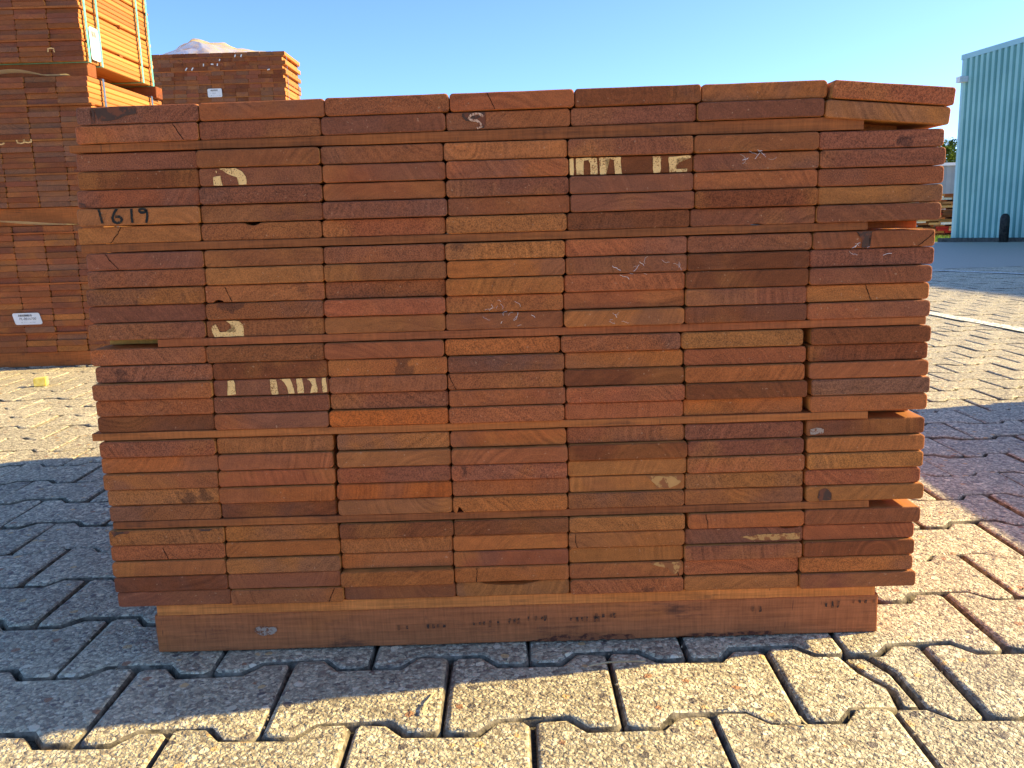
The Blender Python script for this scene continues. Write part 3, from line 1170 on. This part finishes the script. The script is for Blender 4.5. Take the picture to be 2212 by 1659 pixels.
# ------------------------------------------------------------------ the near stack
ROWX = """-488 -348 -204 -62 81 226 371 512
-491 -350 -210 -67 76 221 366 510
-496 -355 -213 -71 72 217 361 506
-496 -354 -212 -69 73 217 363 509
-499 -356 -213 -70 73 217 362 509
-500 -357 -214 -69 74 219 362 509
-503 -359 -217 -72 70 214 361 507
-496 -358 -217 -74 67 211 359 503
-497 -358 -218 -73 67 211 355 504
-501 -361 -219 -75 65 209 355 501
-502 -362 -221 -76 64 209 353 501
-504 -364 -222 -77 64 208 354 502
-506 -366 -224 -80 60 204 352,360 505
-502 -360 -221 -77 64 208 356,359 504
-506 -362 -221 -78 63 209 354,359 505
-506 -363 -222 -77 65 210 357,363 508
-508 -364 -224 -78 63 208 355,362 506
-507 -365 -221,-217 -78 65 210 356,360 506
-509 -364 -222,-218 -77 66 213 357,360 506
-508 -366 -221,-219 -78 65 213 358,361 505
-506 -366 -223,-221 -78 67 211 357,359 503
-506 -367 -223,-221 -78 65 210 358,361 508
-509 -365 -222,-221 -78 66 211,214 360 506
-510 -366 -222 -80 65 211 359 500
-510 -366 -222 -80 65 210 358,360 500
-510 -366 -223 -80 65 210 356 499
-509 -364 -221 -79 66 210 356 503"""
KEYS = """p r b r d o r
r p p r p p t
p b b t p b p
d p r r d p p
r p r p p r b
t p p r p d t
t b r t d p p
p b b t r p b
b t b o b d p
d r b o r d p
p b r r r p t
p b b b t d r
o b r o r t d
r d o p o r d
r p r r d o r
r p p r r d g
d r q r r o r
r t t o r p d
o r t r d p t
r r r r t r t
t o q o t t r
b d t o b o t
t o d d t o b
r o t o t p r
t t o r t r d
d r o o r r o
p o b t r t p"""
ORD = ['first', 'second', 'third', 'fourth', 'fifth', 'sixth', 'seventh', 'eighth', 'ninth', 'tenth', 'eleventh', 'twelfth', 'thirteenth', 'fourteenth',
       'fifteenth', 'sixteenth', 'seventeenth', 'eighteenth', 'nineteenth', 'twentieth', 'twenty-first', 'twenty-second', 'twenty-third', 'twenty-fourth',
       'twenty-fifth', 'twenty-sixth', 'twenty-seventh']
CPOS = ['leftmost', 'second from left', 'third from left', 'fourth from left', 'fifth from left', 'second from right', 'rightmost']
SPECIAL = {(0, 0): 'with a black smear', (1, 3): 'with a chalked S', (3, 1): 'with a cream paint hook', (3, 4): 'with cream painted letter bars',
           (5, 0): 'with handwritten 1619', (11, 1): 'with a cream paint curl', (14, 1): 'with cream paint strokes', (17, 6): 'with a whitish smear',
           (21, 6): 'with a black mould stain', (23, 5): 'with a pale sapwood stripe', (21, 3): 'with a broken lower corner', (26, 3): 'with a chipped top edge',
           (6, 1): 'with a chipped top edge', (16, 2): 'with coarse bright pores'}
CHIP = {(6, 1): ('t', .36, .50, .0034), (26, 3): ('t', .20, .76, .0052), (21, 3): ('b', .0, .09, .0075), (6, 5): ('b', .48, .58, .0018), (23, 5): ('t', .78, .98, .0022), (9, 1): ('b', .06, .15, .003)}
H = .0208
LAY = .1138
rows = [r.split() for r in ROWX.split('\n')]
keys = [k.split() for k in KEYS.split('\n')]
rg = random.Random(77)
NEAR = {}
GROUP = 'boards of the near stack'
for r in range(27):
    for c in range(7):
        x0 = float(rows[r][c].split(',')[-1]) / 1000
        x1 = float(rows[r][c + 1].split(',')[0]) / 1000
        w = x1 - x0 - .0010
        if w > .1475:
            x0 += (w - .1475) / 2
            w = .1475
        h = H - .00065 - rg.uniform(0, .0004)
        me = board_mesh('board', profile(w, h, rg.uniform(.0030, .0050), 3, 4, .00035, rg, CHIP.get((r, c))), 1.10 + rg.uniform(-.012, .012), .0010)
        o = bpy.data.objects.new('board', me)
        col.objects.link(o)
        yf = -.0205 + rg.gauss(0, .0022)
        if r >= 2:
            k, q = divmod(26 - r, 5)
            z = .068 + LAY * k + H * q
            ang = rg.gauss(0, .0006)
        else:
            q = 1 - r
            ang = .008
            z = .6404 + .008 * x0 + H * q
            if c == 6:
                ang = -.088
                z = .6420 + H * q
                x0 += .0015 * q
        o.location = (x0 + .0005, yf, z)
        o.rotation_euler = (0, -ang, rg.gauss(0, .0009))
        o.color = wood_col(keys[r][c])
        sp = SPECIAL.get((r, c))
        pos = CPOS[c]
        if sp:
            lab = '%s board %s, %s, %s row, near stack' % (COLNAME[keys[r][c]], sp, pos, ORD[r])
        else:
            lab = '%s board, %s in the %s row from top of the near stack' % (COLNAME[keys[r][c]], pos, ORD[r])
        tag(o, lab, 'board', GROUP)
        NEAR[(r, c)] = (o, w, h)


def near_batten(x0, x1, y0, y1, z0, z1, k, label, tilt=0.0):
    o = bev_box('spacer_batten', x0, x1, y0, y1, 0, z1 - z0, .0009, M_BATTEN, jit=.0005, cuts=24)
    o.location = (0, 0, z0)
    if tilt:
        for w in o.data.vertices:
            if w.co.z > (z1 - z0) / 2:
                w.co.z += tilt * (w.co.x + .5)
    o.color = wood_col(k) if k != 'y' else (*s2l((206, 164, 84)), 1)
    tag(o, label, 'batten', 'spacer battens of the near stack')
    return o


SP = [(.1722, 'b', -.503, .441, None, 'fifth'), (.2860, 't', -.515, .434, (-.44, .499), 'fourth'), (.3998, 'r', -.423, .498, (-.496, .42), 'third'),
      (.5136, 'b', -.501, .423, (-.45, .496), 'second'), (.6274, 'b', -.501, .413, (-.44, .466), 'top')]
for z, k, a, b, inner, nm in SP:
    th = .0092 if nm != 'top' else .0084
    ti = 0.0 if nm != 'top' else .0076
    zo = z + .0002
    near_batten(a, b, -.0195, .0125, zo, zo + th, k, 'thin %s spacer batten across the near stack front, %s from top' % ({'b': 'weathered brown', 't': 'light tan', 'r': 'reddish'}[k], nm if nm != 'top' else 'first'), ti)
    if inner:
        near_batten(inner[0], inner[1], .0145, .0460, zo, zo + th - .0004, 'y' if nm == 'third' else ('o' if k != 't' else 't'), 'second spacer batten just behind the %s front one of the near stack' % nm, ti)
    near_batten(-.50, .48, 1.02, 1.052, zo, zo + th, 'o', 'spacer batten at the rear of the near stack, %s from top' % nm, ti)
o = bev_box('spacer_batten', -.463, .457, -.014, .070, .0524, .0676, .0012, M_BATTEN, jit=.0005, cuts=24)
o.color = wood_col('o')
o.color = (*[v * 1.35 for v in s2l((184, 112, 56))], 1)
tag(o, 'thick orange brown batten lying on the near stack bearer beam', 'batten', 'base battens of the near stack')
o = bev_box('spacer_batten', -.465, .459, .96, 1.05, .0524, .0676, .0012, M_BATTEN, jit=.0005)
o.color = wood_col('o')
tag(o, 'thick batten on the rear bearer beam of the near stack', 'batten', 'base battens of the near stack')
NB = bev_box('bearer_beam', -.468, .463, -.011, .080, 0.0, .0520, .0022, M_BEARER, jit=.0007, cuts=30)
NB.color = (*[v * 1.62 for v in s2l((140, 82, 48))], 1)
tag(NB, 'heavy brown bearer beam with mortar spot under the front of near stack', 'beam', 'bearers of the near stack')
o = bev_box('bearer_beam', -.468, .463, .95, 1.05, 0.0, .0520, .0022, M_BEARER)
o.color = (*s2l((132, 78, 54)), 1)
tag(o, 'heavy brown bearer beam under the rear of the near stack', 'beam', 'bearers of the near stack')


# --- marks on board ends
def to_board(rc, pts, bx0, bx1, ty0, ty1, hz):
    """zoom-picture points to local board coordinates; ty0, ty1 = top edge at bx0, bx1; hz = board height"""
    o, w, h = NEAR[rc]
    out = []
    for x, y in pts:
        u = (x - bx0) / (bx1 - bx0)
        top = ty0 + (ty1 - ty0) * u
        v = (y - top) / hz
        out.append((min(max(u, .004), .996) * w, (1 - min(max(v, .02), .98)) * h))
    return out


def rough_poly(pts, amp=.0006, step=.004, rg=random.Random(9)):
    out = []
    n = len(pts)
    for i in range(n):
        a, b = Vector(pts[i]), Vector(pts[(i + 1) % n])
        m = max(1, int((b - a).length / step))
        for k in range(m):
            p = a + (b - a) * k / m
            out.append((p.x + rg.uniform(-amp, amp), p.y + rg.uniform(-amp, amp)))
    return out


def tri_mark(rc, pieces, mat, name='paint_mark', yo=-.0007):
    """each piece (an outline, or a list of quads for a stroke) is a paint film of its own on the board"""
    h = NEAR[rc][2]
    for piece in pieces:
        polys = piece if hasattr(piece[0][0], '__len__') else [piece]
        bm = bmesh.new()
        for p in polys:
            bm.faces.new([bm.verts.new((x, yo, min(max(z, .0004), h - .0004))) for x, z in p])
        bmesh.ops.triangulate(bm, faces=list(bm.faces))
        bmesh.ops.remove_doubles(bm, verts=list(bm.verts), dist=.00001)
        o = flat_shape(name, [], mat, NEAR[rc][0])
        bm.to_mesh(o.data)
        bm.free()


B = lambda rc, pts, *a: rough_poly(to_board(rc, pts, *a))
a = (1120, 2140, 640, 605, 149)
tri_mark((3, 1), [B((3, 1), [(1290, 638), (1435, 632), (1480, 660), (1510, 705), (1516, 740), (1510, 776), (1445, 778), (1452, 745), (1435, 712), (1385, 688), (1330, 662)], *a),
                  B((3, 1), [(1240, 715), (1255, 700), (1300, 698), (1298, 745), (1308, 783), (1236, 785)], *a),
                  B((3, 1), [(1266, 655), (1275, 656), (1273, 676), (1267, 674)], *a)], M_CREAM)
a = (870, 1685, 240, 222, 119)
tri_mark((11, 1), [B((11, 1), [(905, 290), (915, 270), (935, 267), (950, 285), (960, 318), (1000, 322), (1050, 318), (1075, 325), (1075, 305), (1060, 280), (1035, 258), (1012, 240), (1100, 238), (1122, 265), (1128, 300), (1126, 352), (1060, 355), (920, 357), (908, 320)], *a)], M_CREAM)
a = (920, 1730, 650, 632, 118)
tri_mark((14, 1), [B((14, 1), p, *a) for p in (
    [(1022, 650), (1070, 648), (1075, 753), (1015, 755), (1024, 700)], [(1318, 643), (1362, 641), (1375, 750), (1325, 752)],
    [(1390, 643), (1460, 640), (1475, 680), (1485, 748), (1445, 750), (1435, 700), (1415, 662)], [(1508, 641), (1548, 638), (1552, 744), (1508, 746)],
    [(1580, 643), (1640, 636), (1648, 741), (1598, 744), (1610, 690), (1600, 658)], [(1685, 636), (1712, 635), (1718, 736), (1683, 738)])], M_CREAM)
a = (1718, 2577, 505, 478, 130)
S = lambda pts: [(x + 2212, y - 73) for x, y in pts]
tri_mark((3, 4), [B((3, 4), p, *a) for p in (
    [(1722, 515), (1745, 507), (1748, 630), (1723, 630)],
    [(1765, 507), (1910, 502), (1915, 623), (1868, 625), (1865, 545), (1850, 518), (1820, 522), (1820, 626), (1768, 628)],
    [(1925, 502), (2075, 500), (2082, 620), (2035, 622), (2030, 517), (1970, 514), (1975, 623), (1930, 626)],
    S([(88, 567), (143, 567), (140, 686), (90, 688)]),
    S([(195, 567), (356, 563), (345, 577), (250, 582), (248, 660), (310, 660), (330, 655), (325, 681), (200, 686)]))], M_CREAM)
# handwritten digits
a = (113, 1137, 995, 955, 146)
rgd = random.Random(3)
st = []
for line in ([(302, 992), (312, 1040), (322, 1112)], [(458, 985), (430, 1020), (410, 1062), (418, 1095), (445, 1108), (478, 1098), (490, 1072), (470, 1052), (435, 1052)],
             [(578, 985), (574, 1040), (572, 1102)], [(700, 1002), (680, 984), (652, 985), (640, 1002), (655, 1018), (690, 1012), (702, 994), (705, 1040), (690, 1102)]):
    pts = to_board((5, 0), line, *a)
    dense = []
    for i in range(len(pts) - 1):
        for k in range(3):
            dense.append(tuple(Vector(pts[i]).lerp(Vector(pts[i + 1]), k / 3)))
    dense.append(pts[-1])
    st.append(ribbon(dense, .0028, .14, rgd))
tri_mark((5, 0), st, M_MARKER, 'handwritten_digit')
# chalk S
a = (868, 1728, 222, 190, 126)
pts = to_board((1, 3), [(1128, 250), (1105, 232), (1070, 228), (1042, 238), (1026, 262), (1045, 272), (1080, 278), (1105, 296), (1112, 318), (1080, 330)], *a)
tri_mark((1, 3), [ribbon(pts, .0030, .35, rgd)], M_CHALK, 'chalk_letter', -.0010)
tri_mark((1, 3), [rough_poly(to_board((1, 3), [(985, 222), (1145, 214), (1142, 268), (1130, 332), (1105, 335), (1090, 290), (1010, 282), (975, 250)], *a), .001)], M_SMEAR, 'stain')
# smears and stains
a = (95, 1120, 172, 110, 148)
tri_mark((0, 0), [rough_poly(to_board((0, 0), p, *a), .0009) for p in (
    [(222, 172), (245, 172), (247, 296), (224, 300)], [(262, 172), (430, 160), (600, 150), (604, 205), (560, 222), (500, 230), (440, 262), (330, 280), (275, 268), (258, 220)])], M_SMEAR, 'stain')
tri_mark((17, 6), [rough_poly([(.006, .003), (.022, .0035), (.021, .009), (.012, .010), (.005, .0075)], .0012)], M_GREY, 'stain')
tri_mark((21, 6), [rough_poly([(.016, .001), (.030, .001), (.031, .010), (.027, .0165), (.018, .017), (.014, .009)], .0012)], M_SMEAR, 'stain')
tri_mark((23, 5), [rough_poly([(.068, .0085), (.090, .0105), (.135, .0118), (.144, .0115), (.144, .0035), (.110, .003), (.085, .004)], .0007)], M_PALE, 'sapwood_stripe')
tri_mark((7, 6), [rough_poly([(.050, .0195), (.068, .0195), (.064, .010), (.066, .001), (.057, .001), (.058, .010)], .001)], M_SMEAR, 'stain')
tri_mark((4, 0), [rough_poly([(.002, .001), (.010, .001), (.009, .005), (.002, .006)], .0006)], M_SMEAR, 'stain')
tri_mark((22, 0), [rough_poly([(.004, .0195), (.028, .019), (.024, .0165), (.014, .0155), (.006, .012)], .0007), rough_poly([(.112, .0195), (.130, .019), (.126, .0165), (.116, .0165)], .0006)], M_SMEAR, 'stain')
tri_mark((25, 4), [rough_poly([(.100, .0195), (.140, .0195), (.143, .012), (.134, .0035), (.128, .004), (.125, .011), (.113, .013)], .0014)], M_PALE, 'stain')
tri_mark((20, 4), [rough_poly([(.096, .019), (.140, .018), (.138, .008), (.126, .003), (.108, .002), (.104, .010)], .0012)], M_PALE, 'stain')
# mortar spot on the bearer
sp = rough_poly([(-.341, .0315), (-.333, .034), (-.322, .032), (-.313, .031), (-.312, .026), (-.320, .022), (-.331, .020), (-.338, .024)], .0012, .003)
o = flat_shape('mortar_spot', [sp], M_GREY, NB, -.0125)
M_BSTAIN = mat_paint('bearer_stain', (92, 52, 38), (146, 86, 54), 0.47, 110.0)
M_STAMP = mat_paint('faint_black_stamp', (70, 54, 44), (138, 84, 52), 0.46, 260.0)
for poly in ([(.010, .0015), (.060, .0012), (.150, .0012), (.148, .006), (.120, .0085), (.105, .006), (.090, .011), (.080, .0065), (.055, .009), (.030, .004)],
             [(.200, .0012), (.330, .0012), (.325, .005), (.290, .0065), (.262, .004), (.230, .006)]):
    flat_shape('stain', [rough_poly(poly, .0012, .004)], M_BSTAIN, NB, -.0122)
rgs = random.Random(14)
for x, z, n in ((-.155, .026, 2), (-.120, .0265, 4), (-.060, .028, 5), (-.015, .030, 3), (.012, .033, 4), (.065, .030, 6), (.100, .034, 4), (.395, .040, 3), (.430, .043, 4), (.300, .037, 2)):
    for k in range(n):
        xx = x + k * .0075 + rgs.uniform(-.002, .002)
        hh_ = rgs.uniform(.003, .009)
        flat_shape('stamp_mark', [rough_poly([(xx, z - hh_ / 2), (xx + rgs.uniform(.002, .004), z - hh_ / 2), (xx + .003, z + hh_ / 2), (xx, z + hh_ / 2)], .0006, .003)], M_STAMP, NB, -.0123)


CRACKS = {(1, 0): [(.80, .03), (.83, .4), (.88, .95)], (6, 0): [(.36, .03), (.33, .4), (.26, .96)], (7, 0): [(.17, .05), (.20, .4), (.27, .95)],
          (9, 1): [(.17, .1), (.195, .5), (.22, .97)], (10, 6): [(.48, .02), (.50, .5), (.53, .98)], (7, 6): [(.985, .2), (.93, .6), (.86, .97)],
          (14, 3): [(.012, .05), (.03, .4), (.07, .98)], (22, 5): [(.15, .02), (.165, .5), (.17, .98)], (25, 3): [(.20, .02), (.195, .5), (.19, .98)],
          (23, 4): [(.06, .04), (.055, .5), (.075, .96)], (25, 4): [(.955, .04), (.945, .5), (.96, .97)], (0, 3): [(.30, .06), (.33, .45), (.36, .95)],
          (23, 0): [(.46, .2), (.48, .6), (.50, .95)], (26, 1): [(.93, .03), (.90, .5), (.87, .95)]}
for rc, uv in CRACKS.items():
    o, w, h = NEAR[rc]
    pts = []
    for i in range(len(uv) - 1):
        for k in range(4):
            p = Vector(uv[i]).lerp(Vector(uv[i + 1]), k / 4)
            pts.append((p.x * w + random.uniform(-.0005, .0005), (1 - p.y) * h))
    pts.append((uv[-1][0] * w, (1 - uv[-1][1]) * h))
    tri_mark(rc, [ribbon(pts, .0008, .5)], M_CRACK, 'crack', -.0005)


# --- cobwebs caught on the board ends
def thread(v, f, pts, r):
    for i in range(len(pts) - 1):
        p0, p1 = Vector(pts[i]), Vector(pts[i + 1])
        d = (p1 - p0).normalized()
        u = d.orthogonal().normalized()
        w = d.cross(u)
        b = len(v)
        for p in (p0, p1):
            for k in range(3):
                a = 2.094 * k
                v.append(p + u * r * math.cos(a) + w * r * math.sin(a))
        for k in range(3):
            l = (k + 1) % 3
            f.append((b + k, b + l, b + 3 + l, b + 3 + k))


def cobweb(x, z, sx, sz, n, seed, label):
    rg = random.Random(seed)
    v, f = [], []
    for _ in range(n):
        p = Vector((rg.uniform(-sx, sx), 0, rg.uniform(-sz, sz)))
        a = rg.uniform(-.8, .8) + (math.pi if rg.random() < .5 else 0)
        pts = []
        for k in range(rg.randint(3, 6)):
            pts.append((p.x, rg.uniform(-.0015, .001), p.z))
            a += rg.uniform(-.9, .9)
            p = p + Vector((math.cos(a), 0, math.sin(a))) * rg.uniform(.001, .0035)
        thread(v, f, pts, rg.choice((.00012, .00015, .00030)))
    o = mesh_obj('cobweb', v, f, M_WEB)
    o.location = (x, -.0262, z)
    tag(o, label, 'cobweb', 'cobwebs on the near stack')


cobweb(.165, .478, .035, .010, 12, 3, 'torn cobweb on the middle boards of the near stack, right of centre')
cobweb(.005, .430, .035, .016, 14, 8, 'scattered white web specks near the centre of the near stack')
cobweb(.125, .420, .008, .008, 6, 5, 'small white web tuft just above the third spacer batten')
cobweb(.285, .603, .016, .006, 9, 6, 'thin cobweb draped below the top layers at the right')
cobweb(.425, .492, .028, .008, 6, 12, 'faint cobweb on the rightmost boards below the second spacer batten')

# --- small yellow offcut lying on the paving at the left
bm = bmesh.new()
v, f = box_vf(-.021, .021, -.016, .016, 0, .028)
bv = [bm.verts.new(p) for p in v]
for q in f:
    bm.faces.new([bv[i] for i in q])
bmesh.ops.bevel(bm, geom=list(bm.edges), offset=.002, segments=2, affect='EDGES')
for w in bm.verts:
    if w.co.x > 0:
        w.co.z *= 1.12
me = bpy.data.meshes.new('wood_block')
bm.to_mesh(me)
bm.free()
me.materials.append(M_YELLOW)
o = inst('wood_block', me)
o.location = (-1.710, 2.03, .0008)
o.rotation_euler = (0, 0, .25)
tag(o, 'small yellow wood block lying on the sunlit paving at the left', 'block')

# --- slivers of wood and dry stalks on the paving
rg = random.Random(21)
spots = [(.118, -.076, .07, .12, 'pale dry stalk in a paving joint in front of the near stack'), (-.105, -.150, .045, 1.35, 'thin straw standing in the shadow edge in front of the near stack'),
         (.028, -.176, .018, .05, 'short reddish wood splinter on the front paving'), (.300, -.208, .016, 1.8, 'tiny splinter in the front paving joint at the right')]
for x, y, L, a, lab in spots:
    v, f = [], []
    pts = [(-L / 2, 0, 0), (-L / 6, .0015, .0014), (L / 6, .0005, .0012), (L / 2, -.001, 0)]
    thread(v, f, pts, .0013)
    o = mesh_obj('dry_stalk', v, f, M_STRAW if 'reddish' not in lab else M_BARK) if 'M_STRAW' in globals() else mesh_obj('dry_stalk', v, f, mat_noise('straw', (176, 158, 118), (204, 188, 148), 90.0))
    o.location = (x, y, .0022)
    o.rotation_euler = (0, 0, a)
    tag(o, lab, 'stalk', 'debris on the paving')

# --- loose grit and wood crumbs on the paving near the camera
rg = random.Random(33)
v, f = [], []
for _ in range(520):
    x, y = rg.uniform(-.75, .95), rg.uniform(-.34, .5)
    if -.53 < x < .53 and y > -.03:
        continue
    r = rg.uniform(.0006, .0017)
    b = len(v)
    e = rg.uniform(.6, 1.6)
    v += [(x + r * e, y, r * .5), (x, y + r, r * .5), (x - r * e, y, r * .5), (x, y - r, r * .5), (x, y, r * 1.2), (x, y, -.002)]
    f += [(b, b + 1, b + 4), (b + 1, b + 2, b + 4), (b + 2, b + 3, b + 4), (b + 3, b, b + 4), (b + 1, b, b + 5), (b + 2, b + 1, b + 5), (b + 3, b + 2, b + 5), (b, b + 3, b + 5)]
o = mesh_obj('grit', v, f, mat_noise('grit', (112, 94, 72), (196, 178, 146), 180.0))
o['kind'] = 'stuff'
o['label'] = 'loose grit and crumbs scattered over the front paving'
o['category'] = 'grit'
